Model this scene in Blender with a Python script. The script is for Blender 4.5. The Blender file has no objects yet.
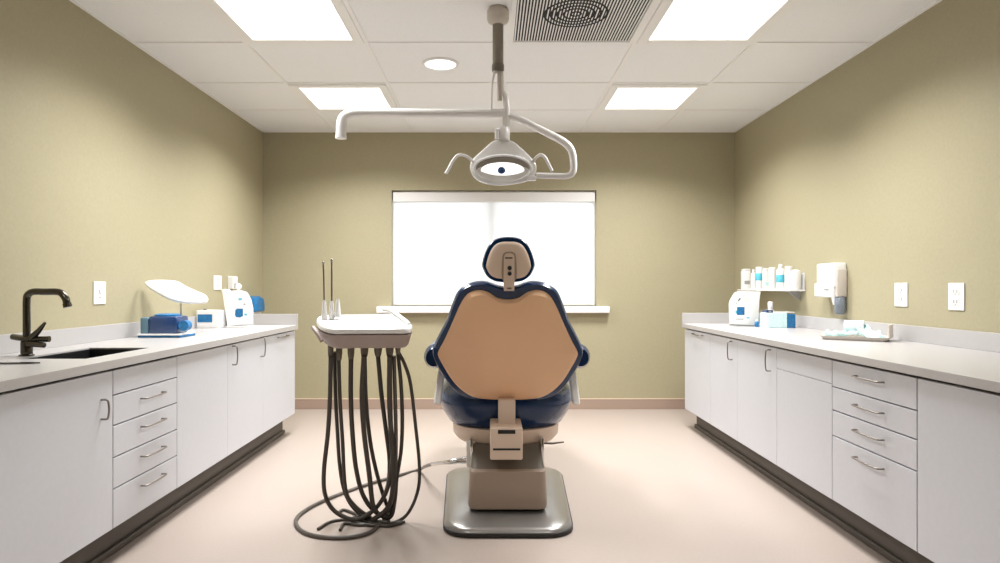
import bpy, bmesh, math, random
from mathutils import Vector, Matrix, Euler, noise
random.seed(7)
S = bpy.context.scene
COL = S.collection
F = 650.0; VX, VY = 491.0, 288.0; CH = 1.2
def P(px, py, d):            # point seen at (px,py) at distance d from the camera, metres
    return Vector(((px - VX) * d / F, d, CH - (py - VY) * d / F))

# ------------------------------------------------------------------ materials
def mat(name, col, rough=0.5, metal=0.0, coat=0.0, spec=0.5, trans=0.0, emit=None, estr=0.0,
        noise_amt=0.0, noise_scale=200, bump=0.0, bump_scale=200, coat_rough=0.05):
    m = bpy.data.materials.new(name); m.use_nodes = True
    nt = m.node_tree; b = nt.nodes['Principled BSDF']
    b.inputs['Base Color'].default_value = (*col, 1)
    b.inputs['Roughness'].default_value = rough
    b.inputs['Metallic'].default_value = metal
    b.inputs['Coat Weight'].default_value = coat
    b.inputs['Coat Roughness'].default_value = coat_rough
    b.inputs['Specular IOR Level'].default_value = spec
    b.inputs['Transmission Weight'].default_value = trans
    if emit:
        b.inputs['Emission Color'].default_value = (*emit, 1)
        b.inputs['Emission Strength'].default_value = estr
    tc = nt.nodes.new('ShaderNodeTexCoord')
    if noise_amt > 0:
        n = nt.nodes.new('ShaderNodeTexNoise'); n.inputs['Scale'].default_value = noise_scale
        n.inputs['Detail'].default_value = 3
        nt.links.new(tc.outputs['Object'], n.inputs['Vector'])
        r = nt.nodes.new('ShaderNodeValToRGB')
        r.color_ramp.elements[0].position = .3; r.color_ramp.elements[1].position = .7
        r.color_ramp.elements[0].color = (*[c * (1 - noise_amt) for c in col], 1)
        r.color_ramp.elements[1].color = (*[min(1, c * (1 + noise_amt)) for c in col], 1)
        nt.links.new(n.outputs['Fac'], r.inputs['Fac'])
        nt.links.new(r.outputs['Color'], b.inputs['Base Color'])
    if bump > 0:
        n2 = nt.nodes.new('ShaderNodeTexNoise'); n2.inputs['Scale'].default_value = bump_scale
        n2.inputs['Detail'].default_value = 4
        nt.links.new(tc.outputs['Object'], n2.inputs['Vector'])
        bp = nt.nodes.new('ShaderNodeBump'); bp.inputs['Strength'].default_value = bump
        bp.inputs['Distance'].default_value = 0.002
        nt.links.new(n2.outputs['Fac'], bp.inputs['Height'])
        nt.links.new(bp.outputs['Normal'], b.inputs['Normal'])
    return m
M = {}
M['wall'] = mat('olive_wall_paint', (.385, .342, .218), .6, noise_amt=.03, noise_scale=60, bump=.25, bump_scale=150)
M['ceiling'] = mat('ceiling_tile', (.88, .88, .88), .9, noise_amt=.03, noise_scale=120, bump=.4, bump_scale=180)
M['tbar'] = mat('ceiling_grid_enamel', (.88, .87, .85), .5)
M['tbar_shade'] = mat('ceiling_grid_painted_shade', (.42, .38, .34), .7)
M['floor'] = mat('beige_sheet_vinyl', (.41, .34, .295), .42, spec=.4, noise_amt=.035, noise_scale=90)
M['base'] = mat('tan_cove_base', (.37, .27, .21), .5)
M['base_top'] = mat('tan_cove_base_edge', (.66, .5, .38), .5)
M['white'] = mat('white_plastic', (.82, .81, .80), .35)
M['trimwhite'] = mat('white_trim_paint', (.80, .78, .76), .4)
M['laminate'] = mat('white_laminate', (.60, .605, .64), .38, noise_amt=.015, noise_scale=40)
M['carcass'] = mat('gap_shade_carcass', (.07, .065, .06), .6)  # darkened so gaps round the fronts and under the worktop read as shadow
M['counter'] = mat('pale_solid_surface', (.46, .44, .43), .3, noise_amt=.05, noise_scale=350)
M['toe'] = mat('dark_toe_kick', (.075, .062, .05), .5)
M['nickel'] = mat('brushed_nickel', (.30, .27, .24), .3, metal=1)
M['darkmetal'] = mat('dark_bronze_metal', (.085, .075, .06), .16, metal=.9, coat=.3)
M['steel'] = mat('sink_steel', (.05, .05, .052), .35, metal=.8)
M['chrome'] = mat('polished_chrome', (.75, .74, .72), .12, metal=1)
M['navy'] = mat('navy_vinyl', (.002, .024, .085), .22, coat=.25, coat_rough=.1, spec=.42)
M['tan'] = mat('tan_shell_plastic', (.89, .555, .33), .45)
M['tan_light'] = mat('pale_tan_plastic', (.74, .58, .46), .42)
M['beige'] = mat('warm_grey_plastic', (.62, .56, .50), .4)
M['taupe'] = mat('taupe_plastic', (.37, .28, .215), .4)
M['taupe_dark'] = mat('dark_taupe_plastic', (.17, .145, .115), .45)
M['silver'] = mat('silver_base_enamel', (.27, .255, .24), .28, metal=.55, coat=.3)
M['black'] = mat('black_rubber', (.012, .011, .010), .5)
M['hose'] = mat('brown_grey_hose', (.055, .045, .034), .38)
M['hose_light'] = mat('grey_cord', (.10, .085, .07), .35)
M['traywhite'] = mat('gloss_white_tray', (.88, .87, .85), .25, coat=.4)
M['traybody'] = mat('mauve_grey_plastic', (.40, .32, .29), .45)
M['pole'] = mat('grey_pole_metal', (.24, .21, .17), .35, metal=.7)
M['arm'] = mat('pearl_arm_enamel', (.86, .84, .82), .3, coat=.3)
M['reflector'] = mat('lamp_reflector', (.62, .59, .55), .22, metal=.6)
M['lens'] = mat('bright_lamp_lens', (.95, .95, .95), .15, emit=(1, .99, .97), estr=1.1)
M['bluelens'] = mat('blue_bulb_cap', (.005, .06, .22), .15, coat=.5)
M['blue'] = mat('bright_blue_plastic', (.012, .15, .36), .4, noise_amt=.25, noise_scale=60)
M['navyblue'] = mat('deep_blue_plastic', (.008, .04, .14), .3, coat=.4)
M['greyblue'] = mat('grey_blue_plastic', (.10, .19, .25), .4)
M['cyan'] = mat('pale_cyan_nitrile', (.58, .84, .88), .5, noise_amt=.2, noise_scale=70)
M['midcyan'] = mat('cyan_print', (.10, .48, .62), .5)
M['palebox'] = mat('pale_cyan_carton', (.66, .86, .88), .5, noise_amt=.12, noise_scale=60)
M['grey'] = mat('mid_grey_plastic', (.35, .34, .33), .4)
M['clear'] = mat('smoky_clear_plastic', (.30, .34, .40), .15, trans=.5)
M['outside'] = mat('dark_void_sheet', (.02, .02, .02), .8)
M['glass'] = mat('window_glass', (.95, .97, .97), .02, trans=1.0)
M['panel'] = mat('light_diffuser', (.95, .95, .95), .4, emit=(1, .985, .96), estr=2.2)
M['panel_rib'] = mat('light_diffuser_rib', (.9, .9, .88), .4, emit=(1, .97, .93), estr=.55)
# translucent roller shade
m = bpy.data.materials.new('roller_shade_fabric'); m.use_nodes = True; nt = m.node_tree
for n in list(nt.nodes): nt.nodes.remove(n)
o_ = nt.nodes.new('ShaderNodeOutputMaterial'); mx = nt.nodes.new('ShaderNodeMixShader')
tr = nt.nodes.new('ShaderNodeBsdfTranslucent'); df = nt.nodes.new('ShaderNodeBsdfDiffuse')
tr.inputs['Color'].default_value = (.92, .92, .92, 1); df.inputs['Color'].default_value = (.9, .9, .9, 1)
mx.inputs[0].default_value = .45
nt.links.new(tr.outputs[0], mx.inputs[1]); nt.links.new(df.outputs[0], mx.inputs[2]); nt.links.new(mx.outputs[0], o_.inputs['Surface'])
M['shade'] = m

# ------------------------------------------------------------------ mesh helpers
def NB(): return bmesh.new()
def box(bm, x0, x1, y0, y1, z0, z1, bev=0.0, seg=2, rot=None, piv=None):
    vs = [bm.verts.new((x, y, z)) for x in (x0, x1) for y in (y0, y1) for z in (z0, z1)]
    idx = [(0, 1, 3, 2), (4, 6, 7, 5), (0, 4, 5, 1), (2, 3, 7, 6), (0, 2, 6, 4), (1, 5, 7, 3)]
    fs = [bm.faces.new([vs[i] for i in f]) for f in idx]
    allv = vs
    if bev > 0:
        es = list({e for f in fs for e in f.edges})
        r = bmesh.ops.bevel(bm, geom=es, offset=bev, segments=seg, profile=.5, affect='EDGES')
        allv = list({v for f in r['faces'] for v in f.verts} | {v for v in vs if v.is_valid})
    if rot:
        R = Euler(rot).to_matrix(); p = Vector(piv or ((x0 + x1) / 2, (y0 + y1) / 2, (z0 + z1) / 2))
        for v in allv: v.co = R @ (v.co - p) + p
    return bm
def smoothpath(pts, n=6):
    pts = [Vector(p) for p in pts]
    if len(pts) < 3: return pts
    out = []
    q = [pts[0] * 2 - pts[1]] + pts + [pts[-1] * 2 - pts[-2]]
    for i in range(1, len(q) - 2):
        a, b, c, d = q[i - 1], q[i], q[i + 1], q[i + 2]
        for k in range(n):
            t = k / n
            out.append(.5 * ((2 * b) + (c - a) * t + (2 * a - 5 * b + 4 * c - d) * t * t + (3 * b - a - 3 * c + d) * t ** 3))
    out.append(pts[-1]); return out
def tube(bm, pts, r, sides=10, smooth=0, caps=True):
    pts = smoothpath(pts, smooth) if smooth else [Vector(p) for p in pts]
    n = len(pts); rr = r if isinstance(r, (list, tuple)) else None
    rings = []; up = None
    for i, p in enumerate(pts):
        t = (pts[min(i + 1, n - 1)] - pts[max(i - 1, 0)]).normalized()
        if up is None:
            up = Vector((0, 0, 1)) if abs(t.z) < .9 else Vector((0, 1, 0))
        s = t.cross(up).normalized(); up = s.cross(t).normalized()
        if rr:
            f = i / (n - 1) * (len(rr) - 1); k = min(int(f), len(rr) - 2); rad = rr[k] + (rr[k + 1] - rr[k]) * (f - k)
        else: rad = r
        rings.append([bm.verts.new(p + s * math.cos(2 * math.pi * j / sides) * rad + up * math.sin(2 * math.pi * j / sides) * rad) for j in range(sides)])
    for i in range(n - 1):
        for j in range(sides):
            bm.faces.new((rings[i][j], rings[i][(j + 1) % sides], rings[i + 1][(j + 1) % sides], rings[i + 1][j]))
    if caps:
        bm.faces.new(rings[0][::-1]); bm.faces.new(rings[-1])
    return bm
def lathe(bm, prof, c=(0, 0, 0), n=24, sx=1, sy=1, M4=None, caps=True):
    c = Vector(c); rings = []; nv = []
    for r, z in prof:
        ring = []
        for j in range(n):
            a = 2 * math.pi * j / n
            co = Vector((r * math.cos(a) * sx, r * math.sin(a) * sy, z))
            if M4: co = M4 @ co
            v = bm.verts.new(co + c); ring.append(v)
        rings.append(ring)
    for i in range(len(rings) - 1):
        for j in range(n):
            bm.faces.new((rings[i][j], rings[i][(j + 1) % n], rings[i + 1][(j + 1) % n], rings[i + 1][j]))
    if caps: bm.faces.new(rings[0][::-1]); bm.faces.new(rings[-1])
    return bm
def loft(bm, rings, cap0=True, cap1=True):
    R = [[bm.verts.new(p) for p in r] for r in rings]; n = len(R[0])
    for i in range(len(R) - 1):
        for j in range(n):
            bm.faces.new((R[i][j], R[i][(j + 1) % n], R[i + 1][(j + 1) % n], R[i + 1][j]))
    if cap0: bm.faces.new(R[0][::-1])
    if cap1: bm.faces.new(R[-1])
    return bm
def closed_smooth(pts, n=5):
    pts = [Vector(p) for p in pts]; N = len(pts); out = []
    for i in range(N):
        a, b, c, d = pts[i - 1], pts[i], pts[(i + 1) % N], pts[(i + 2) % N]
        for k in range(n):
            t = k / n
            out.append(.5 * ((2 * b) + (c - a) * t + (2 * a - 5 * b + 4 * c - d) * t * t + (3 * b - a - 3 * c + d) * t ** 3))
    return out
def rounded(cx, cy, w, h, r, z, k=5):      # rounded rectangle ring in xy
    out = []
    for sx, sy, a0 in ((1, 1, 0), (-1, 1, 90), (-1, -1, 180), (1, -1, 270)):
        for i in range(k + 1):
            a = math.radians(a0 + 90 * i / k)
            out.append(Vector((cx + sx * (w / 2 - r) + r * math.cos(a), cy + sy * (h / 2 - r) + r * math.sin(a), z)))
    return out
def dome(bm, outline, prof, nrm, centre=None):
    """rings of the outline scaled to its centre and pushed along nrm: prof = [(scale, push)...]"""
    c = Vector(centre) if centre else sum(outline, Vector()) / len(outline)
    nrm = Vector(nrm).normalized()
    rings = [[c + (p - c) * s + nrm * o for p in outline] for s, o in prof]
    loft(bm, rings)
    return bm
ORG = {}
def props(o, label=None, cat=None, group=None, kind=None):
    if label: o['label'] = label
    if cat: o['category'] = cat
    if group: o['group'] = group
    if kind: o['kind'] = kind
    return o
def obj(name, bm, m, parent=None, smooth=None, label=None, cat=None, group=None, kind=None):
    bmesh.ops.recalc_face_normals(bm, faces=bm.faces)
    me = bpy.data.meshes.new(name)
    org = ORG.get(parent.name, Vector()) if parent else Vector()
    if org.length: bmesh.ops.translate(bm, verts=bm.verts, vec=-org)
    bm.to_mesh(me); bm.free()
    o = bpy.data.objects.new(name, me); COL.objects.link(o)
    ml = m if isinstance(m, (list, tuple)) else [m]
    for x in ml: me.materials.append(M[x])
    if smooth is not None:
        me.polygons.foreach_set('use_smooth', [True] * len(me.polygons))
        if smooth < 180: me.set_sharp_from_angle(angle=math.radians(smooth))
    if parent:
        o.parent = parent; ORG[o.name] = org
    props(o, label, cat, group, kind)
    return o
def thing(name, loc, label, cat, group=None):
    o = bpy.data.objects.new(name, None); COL.objects.link(o)
    o.location = loc; o.empty_display_size = .05
    ORG[o.name] = Vector(loc); props(o, label, cat, group); return o
def dup(o, parent=None):
    c = o.copy(); COL.objects.link(c); c.parent = parent
    for ch in o.children: dup(ch, c)
    return c

# ------------------------------------------------------------------ room shell
XL, XR, YB, YF, ZC = -2.262, 2.42, 6.446, -3.2, 2.748
T = .12
WX0, WX1, WZ0, WZ1 = -.985, 1.045, 1.02, 2.17       # window opening
obj('floor', box(NB(), XL - T, XR + T, YF - T, YB + T, -.1, 0), 'floor', kind='structure')
obj('ceiling', box(NB(), XL - T, XR + T, YF - T, YB + T, ZC, ZC + .1), 'ceiling', kind='structure')
obj('wall_left', box(NB(), XL - T, XL, YF, YB, 0, ZC), 'wall', kind='structure')
obj('wall_right', box(NB(), XR, XR + T, YF, YB, 0, ZC), 'wall', kind='structure')
obj('wall_front', box(NB(), XL - T, XR + T, YF - T, YF, 0, ZC), 'wall', kind='structure')
b = NB()
box(b, XL - T, WX0, YB, YB + T, 0, ZC); box(b, WX1, XR + T, YB, YB + T, 0, ZC)
box(b, WX0, WX1, YB, YB + T, 0, WZ0); box(b, WX0, WX1, YB, YB + T, WZ1, ZC)
obj('wall_back', b, 'wall', kind='structure')
def baseboard(name, x0, x1, y0, y1):
    o = obj(name, box(NB(), x0, x1, y0, y1, 0, .098, .003), 'base', kind='structure')
    ins = .0015
    obj('cap', box(NB(), x0 - ins, x1 + ins, y0 - ins, y1, .098, .106, .002), 'base_top', o)
baseboard('baseboard_back', XL + .001, XR - .001, YB - .012, YB)
baseboard('baseboard_left', XL, XL + .012, 5.46, YB - .02)
baseboard('baseboard_right', XR - .012, XR, 5.68, YB - .02)

# window: frame, mullion, panes, sill; roller shade hangs in the opening
yw = YB + .085
b = NB(); fw = .035
box(b, WX0, WX0 + fw, yw - .02, yw + .03, WZ0, WZ1); box(b, WX1 - fw, WX1, yw - .02, yw + .03, WZ0, WZ1)
box(b, WX0 + fw, WX1 - fw, yw - .02, yw + .03, WZ0, WZ0 + fw); box(b, WX0 + fw, WX1 - fw, yw - .02, yw + .03, WZ1 - fw, WZ1)
win = obj('window_1', b, 'trimwhite', kind='structure')
obj('window_mullion', box(NB(), -.03, .03, yw - .018, yw + .028, WZ0 + fw, WZ1 - fw), 'trimwhite', win)
obj('window_pane', box(NB(), WX0 + fw, -.03, yw, yw + .005, WZ0 + fw, WZ1 - fw), 'glass', win)
obj('window_pane', box(NB(), .03, WX1 - fw, yw, yw + .005, WZ0 + fw, WZ1 - fw), 'glass', win)
obj('window_sill', box(NB(), -1.125, 1.165, YB - .075, YB + .05, .955, 1.018, .006), 'trimwhite', win)
sh = thing('roller_shade', (.03, YB + .03, WZ0), 'white roller shade pulled down over the back window', 'window shade')
obj('shade_fabric', box(NB(), WX0 + .02, WX1 - .02, YB + .030, YB + .0312, WZ0 + .03, WZ1 - .10), 'shade', sh)
obj('shade_cassette', box(NB(), WX0 + .012, WX1 - .012, YB + .008, YB + .055, WZ1 - .115, WZ1 - .018, .008), 'trimwhite', sh)
obj('bottom_rail', box(NB(), WX0 + .02, WX1 - .02, YB + .022, YB + .040, WZ0 + .012, WZ0 + .036, .004), 'trimwhite', sh)
b = NB(); box(b, WX0 + .012, WX0 + .04, YB + .015, YB + .03, WZ0 + .003, WZ0 + .018, .003)
obj('rail_stop', b, 'grey', sh)

# ------------------------------------------------------------------ ceiling grid
GX = [-1.548 - .0, -.784, .10, .903, 1.657]
def yrow(y): return F * (ZC - CH) / (VY - y)
GY = [yrow(110), yrow(83), yrow(42.5)]
pitch = .80
y = GY[-1]
while y - pitch > YF: y -= pitch; GY.append(y)
b = NB(); tw = .012
zc = ZC - .006
for x in GX: box(b, x - tw, x + tw, YF, YB, zc, ZC)
for yy in GY: box(b, XL, XR, yy - tw, yy + tw, zc + .0004, ZC)
box(b, XL, XL + .02, YF, YB, zc, ZC); box(b, XR - .02, XR, YF, YB, zc, ZC)
box(b, XL, XR, YB - .02, YB, zc, ZC)
obj('trim_1', b, 'tbar', kind='structure')
b = NB()                                   # narrow strip coloured as the shadow next to each cross bar
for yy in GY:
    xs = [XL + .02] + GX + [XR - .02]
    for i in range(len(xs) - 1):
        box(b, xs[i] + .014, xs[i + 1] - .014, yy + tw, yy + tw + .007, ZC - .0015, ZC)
obj('trim_2', b, 'tbar_shade', kind='structure')

def light_panel(x0, x1, y0, y1, label, group=None, power=30):
    cx, cy = (x0 + x1) / 2, (y0 + y1) / 2
    t = thing('ceiling_light', (cx, cy, ZC - .02), label, 'ceiling light', group)
    b = NB(); fr = .062; z0, z1 = ZC - .016, ZC - .001
    box(b, x0, x0 + fr, y0, y1, z0, z1, .003); box(b, x1 - fr, x1, y0, y1, z0, z1, .003)
    box(b, x0 + fr, x1 - fr, y0, y0 + fr, z0, z1, .003); box(b, x0 + fr, x1 - fr, y1 - fr, y1, z0, z1, .003)
    obj('light_frame', b, 'tbar', t)
    obj('diffuser', box(NB(), x0 + fr, x1 - fr, y0 + fr, y1 - fr, ZC - .009, ZC - .003), 'panel', t)
    b = NB()
    box(b, cx - .003, cx + .003, y0 + fr, y1 - fr, ZC - .0115, ZC - .009)
    obj('diffuser_rib', b, 'panel_rib', t)
    L = bpy.data.lights.new('troffer_light', 'AREA'); L.shape = 'RECTANGLE'
    L.size = x1 - x0 - 2 * fr; L.size_y = y1 - y0 - 2 * fr; L.energy = power; L.color = (.975, .99, 1)
    L.spread = math.radians(SPREAD)
    lo = bpy.data.objects.new('troffer_light', L); COL.objects.link(lo); lo.parent = t; lo.location = (0, 0, .0)
    return t
SPREAD = 140
PW = 48.5
r1a, r1b = GY[1] + tw, GY[0] - tw
light_panel(GX[0] + tw, GX[1] - tw, r1a, r1b, 'smaller looking lit ceiling panel at far left, near the back wall', power=PW)
light_panel(GX[3] + tw, GX[4] - tw, r1a, r1b, 'smaller looking lit ceiling panel at far right, near the back wall', power=PW)
r2a, r2b = GY[3] + tw, GY[2] - tw
light_panel(GX[0] + tw, GX[1] - tw, r2a, r2b, 'large lit ceiling panel at top left, cut by the picture edge', power=PW)
light_panel(GX[3] + tw, GX[4] - tw, r2a, r2b, 'large lit ceiling panel at top right, beside the air vent', power=PW)
r3a, r3b = GY[7] + tw, GY[6] - tw  # dimmed panel pair out of view, added to light the chair back
G3 = 'unseen ceiling panels added to light the chair'
light_panel(GX[0] + tw, GX[1] - tw, r3a, r3b, 'unseen ceiling panel overhead, added to light the chair back', G3, power=PW * .38)
light_panel(GX[3] + tw, GX[4] - tw, r3a, r3b, 'unseen ceiling panel overhead, added to light the chair back', G3, power=PW * .38)

# downlight
dc = P(440.5, 63.5, yrow(63.5)); dc.z = ZC
t = thing('downlight', (dc.x, dc.y, ZC), 'small round recessed downlight in the white ceiling left of the pole', 'ceiling light')
obj('trim_ring', lathe(NB(), [(.125, 0), (.125, -.006), (.108, -.012), (.104, -.004), (.104, 0)], dc, 40), 'white', t, 40)
obj('lamp_lens', lathe(NB(), [(.104, -.002), (.104, -.006), (.06, -.008), (.01, -.009)], dc, 40), 'panel', t, 60)

# air vent
vx0, vx1 = GX[2] + tw, GX[3] - tw
vy0, vy1 = GY[3] + tw, GY[2] - tw
t = thing('air_vent', ((vx0 + vx1) / 2, (vy0 + vy1) / 2, ZC - .02), 'square slatted grey air vent in the ceiling right of the pole', 'air vent')
b = NB(); fr = .028
box(b, vx0, vx0 + fr, vy0, vy1, ZC - .014, ZC - .001, .003); box(b, vx1 - fr, vx1, vy0, vy1, ZC - .014, ZC - .001, .003)
box(b, vx0 + fr, vx1 - fr, vy0, vy0 + fr, ZC - .014, ZC - .001, .003); box(b, vx0 + fr, vx1 - fr, vy1 - fr, vy1, ZC - .014, ZC - .001, .003)
obj('vent_frame', b, 'tbar', t)
obj('backing', box(NB(), vx0 + fr, vx1 - fr, vy0 + fr, vy1 - fr, ZC - .003, ZC - .001), 'outside', t)
b = NB(); N = 42
for i in range(N):
    x = vx0 + fr + (vx1 - vx0 - 2 * fr) * (i + .5) / N
    box(b, x - .0048, x + .0022, vy0 + fr, vy1 - fr, ZC - .013, ZC - .006, rot=(0, .3, 0))
obj('slats', b, 'tbar', t)
c = Vector((.475, vy0 + .33, ZC - .0135))
b = NB(); 
for rr in (.022, .062, .098, .134, .17):
    lathe(b, [(rr, -.001), (rr + .012, -.001), (rr + .012, .001), (rr, .001), (rr, -.001)], c, 40, caps=False)
obj('moire_ring', b, 'outside', t)  # dark rings imitate the moire look of the slats, not a vent part

# ------------------------------------------------------------------ cabinets
def handle(parent, side, xf, y0, z0, y1, z1, out=.03, r=.0042):
    """bow pull on the front plane xf; side = +1 when the front looks towards +x"""
    p0 = Vector((xf, y0, z0)); p1 = Vector((xf, y1, z1)); n = Vector((side, 0, 0)); d = (p1 - p0)
    pts = [p0 - n * .002, p0 + n * out * .75, p0 + d * .10 + n * out, p0 + d * .5 + n * out * 1.12, p1 - d * .10 + n * out, p1 + n * out * .75, p1 - n * .002]
    return obj('handle', tube(NB(), pts, r, 8, 4), 'nickel', parent, 60)
def unit(side, xf, xw, y0, y1, zb, zt, fronts, name, label, cat='cabinet', gap=.003, top=.858):
    """carcass from the wall to just behind the fronts; fronts = [(kind, y0, y1, z0, z1, handles)]"""
    t = thing(name, ((xf + xw) / 2, (y0 + y1) / 2, zb), label, cat)
    xb = xf - side * .02
    obj('body', box(NB(), min(xb, xw), max(xb, xw), y0 + .0005, y1 - .0005, zb, top), 'carcass', t)
    for kind, a, c, z0, z1, hs in fronts:
        f = obj(kind, box(NB(), min(xf, xf - side * .019), max(xf, xf - side * .019), a + gap / 2, c - gap / 2, z0 + gap / 2, z1 - gap / 2, .0012, 1), 'laminate', t)
        for h in hs: handle(f, side, xf, *h)
    return t
XLF, XRF = -1.62, 1.67
zbL, zt = .165, .849
XLW, XRW = XL + .002, XR - .002
yl = [1.5, 2.786, 3.354, 4.0, 4.62, 5.37]
unit(1, XLF, XLW, yl[0], yl[1], zbL, zt, [('door', yl[0], yl[1], zbL, zt, [(2.70, .655, 2.70, .735)])], 'sink_cabinet', 'wide white cabinet under the sink at the near left edge', gap=.006)
a, c = yl[1], yl[2]
dr = [zt, .739, .6086, .471, .336, zbL]
fr = [('drawer_front', a, c, dr[1], dr[0], [])]
for i in range(1, 5): fr.append(('drawer', a, c, dr[i + 1], dr[i], [(a + .22, dr[i] - .05, a + .41, dr[i] - .05)]))
unit(1, XLF, XLW, a, c, zbL, zt, fr, 'drawer_cabinet', 'white drawer cabinet right of the sink cabinet in the left row', gap=.006, top=.69)
unit(1, XLF, XLW, yl[2], yl[3], zbL, zt, [('door', yl[2], yl[3], zbL, zt, [])], 'base_cabinet', 'white cabinet with a plain door and no handle in the left row')
unit(1, XLF, XLW, yl[3], yl[4], zbL, zt, [('door', yl[3], yl[4], zbL, zt, [(4.07, .72, 4.07, .835), (4.57, .72, 4.57, .85)])], 'base_cabinet', 'white cabinet with two upright handles on its door in the left row')
unit(1, XLF, XLW, yl[4], yl[5], zbL, zt, [('door', yl[4], yl[5], zbL, zt, [(4.93, .825, 5.14, .825)])], 'base_cabinet', 'farthest white cabinet of the left row with a level handle at its top')
zbR = .162
yr = [1.4, 2.548, 3.183, 3.80, 4.40, 4.95, 5.60]
unit(-1, XRF, XRW, yr[0], yr[1], zbR, zt, [('panel', yr[0], yr[1], zbR, zt, [])], 'base_cabinet', 'wide plain white cabinet at the near right edge', gap=.006)
a, c = yr[1], yr[2]; dr = [zt, .718, .604, .480, zbR]
fr = []
for i in range(4): fr.append(('drawer', a, c, dr[i + 1], dr[i], [(a + .215, dr[i] - .05, a + .415, dr[i] - .05)]))
unit(-1, XRF, XRW, a, c, zbR, zt, fr, 'drawer_cabinet', 'white cabinet of four drawers with bow handles in the right row', gap=.006)
a, c = yr[2], yr[3]
unit(-1, XRF, XRW, a, c, zbR, zt, [('drawer_front', a, c, .73, zt, []), ('door', a, c, zbR, .73, [])], 'base_cabinet', 'white cabinet with a drawer front over a plain door, right row')
unit(-1, XRF, XRW, yr[3], yr[4], zbR, zt, [('door', yr[3], yr[4], zbR, zt, [(3.88, .705, 3.88, .83)])], 'base_cabinet', 'nearer white one-door cabinet with an upright handle in the right row')
unit(-1, XRF, XRW, yr[4], yr[5], zbR, zt, [('door', yr[4], yr[5], zbR, zt, [(4.50, .705, 4.50, .83)])], 'base_cabinet', 'farther white one-door cabinet with an upright handle in the right row')
unit(-1, XRF, XRW, yr[5], yr[6], zbR, zt, [('door', yr[5], yr[6], zbR, zt, [(5.12, .825, 5.34, .825)])], 'base_cabinet', 'farthest white cabinet of the right row with a level handle at its top')
def plinth(side, x, xw, y0, y1, label):
    t = thing('toe_kick', ((x + xw) / 2, (y0 + y1) / 2, 0), label, 'toe kick')
    zt_ = zbL if side > 0 else zbR
    obj('board', box(NB(), min(x, xw), max(x, xw), y0, y1, 0, zt_ - .001), 'toe', t)
    b = NB(); w = .018
    xs = (x, x + side * w)
    box(b, min(xs), max(xs), y0, y1 + .01, 0, .035, .008)
    obj('cove_strip', b, 'toe', t)
plinth(1, -1.715, XLW, yl[0], yl[5] - .02, 'dark toe kick under the left row of cabinets')
plinth(-1, 1.765, XRW, yr[0], yr[6] - .02, 'dark toe kick under the right row of cabinets')

# worktops, splashes
ZT = .895
SX0, SX1, SY0, SY1 = -2.05, -1.745, 2.80, 3.32
t = thing('worktop', ((XL + XLF) / 2, 3.4, .86), 'pale grey worktop with backsplash and a sink cut-out, left side', 'worktop')
xe = XLF + .022; ye = yl[5] + .012
b = NB()
box(b, XLW, SX0, yl[0], ye, .8595, ZT); box(b, SX1, xe, yl[0], ye, .8595, ZT)
box(b, SX0, SX1, yl[0], SY0, .8595, ZT); box(b, SX0, SX1, SY1, ye, .8595, ZT)
obj('slab', b, 'counter', t)
b = NB(); box(b, XLW, XLW + .02, yl[0], ye, ZT, .985, .002); box(b, XLW + .02, xe, ye - .02, ye, ZT, .985, .002)
obj('backsplash', b, 'counter', t)
t = thing('worktop', ((XR + XRF) / 2, 3.4, .86), 'pale grey worktop with backsplash along the right wall', 'worktop')
xe = XRF - .022; ye = yr[6] + .012
obj('slab', box(NB(), xe, XRW, yr[0], ye, .8595, ZT, .002), 'counter', t)
b = NB(); box(b, XRW - .02, XRW, yr[0], ye, ZT, .985, .002); box(b, xe, XRW - .02, ye - .02, ye, ZT, .985, .002)
obj('backsplash', b, 'counter', t)

# sink basin
t = thing('sink', ((SX0 + SX1) / 2, (SY0 + SY1) / 2, .70), 'dark steel undermount sink set into the left worktop', 'sink')
b = NB(); w = .003; g = .0005
box(b, SX0 + g, SX0 + w, SY0 + g, SY1 - g, .70, .888); box(b, SX1 - w, SX1 - g, SY0 + g, SY1 - g, .70, .888)
box(b, SX0 + w, SX1 - w, SY0 + g, SY0 + w, .70, .888); box(b, SX0 + w, SX1 - w, SY1 - w, SY1 - g, .70, .888)
box(b, SX0 + w, SX1 - w, SY0 + w, SY1 - w, .70, .703)
obj('basin', b, 'steel', t)
obj('drain', lathe(NB(), [(.045, 0), (.045, .004), (.03, .004), (.028, .001)], ((SX0 + SX1) / 2, (SY0 + SY1) / 2, .703), 24), 'chrome', t, 40)

# faucet
fd = 2.93; fb = Vector((-2.093, fd, ZT))
t = thing('faucet', fb, 'dark bronze gooseneck faucet with a lever, behind the sink', 'faucet')
obj('base', lathe(NB(), [(.031, 0), (.031, .004), (.024, .008), (.024, .062), (.022, .066)], fb, 24), 'darkmetal', t, 40)
b = NB(); bl = []
for i in range(9):
    f = i / 8
    x = -.062 + .165 * f; hw = .012 + .020 * math.sin(math.pi * min(1, f * 1.1 + .12)) ; z = .075 + .010 * (1 - 2 * f) * (1 - f)
    bl.append([fb + Vector((x, hw * math.cos(a), z + .014 * math.sin(a))) for a in [2 * math.pi * k / 12 for k in range(12)]])
loft(b, bl)
obj('mixer_body', b, 'darkmetal', t, 60)
b = NB()
tube(b, [fb + Vector((.03, -.012, .080)), fb + Vector((.062, -.012, .112)), fb + Vector((.092, -.012, .150))], [.016, .012, .006], 10)
obj('lever', b, 'darkmetal', t, 60)
obj('side_knob', tube(NB(), [fb + Vector((.02, -.02, .055)), fb + Vector((.10, -.03, .05))], [.014, .012], 12), 'darkmetal', t, 60)
b = NB()
z0 = .08; zt_ = .288
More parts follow.
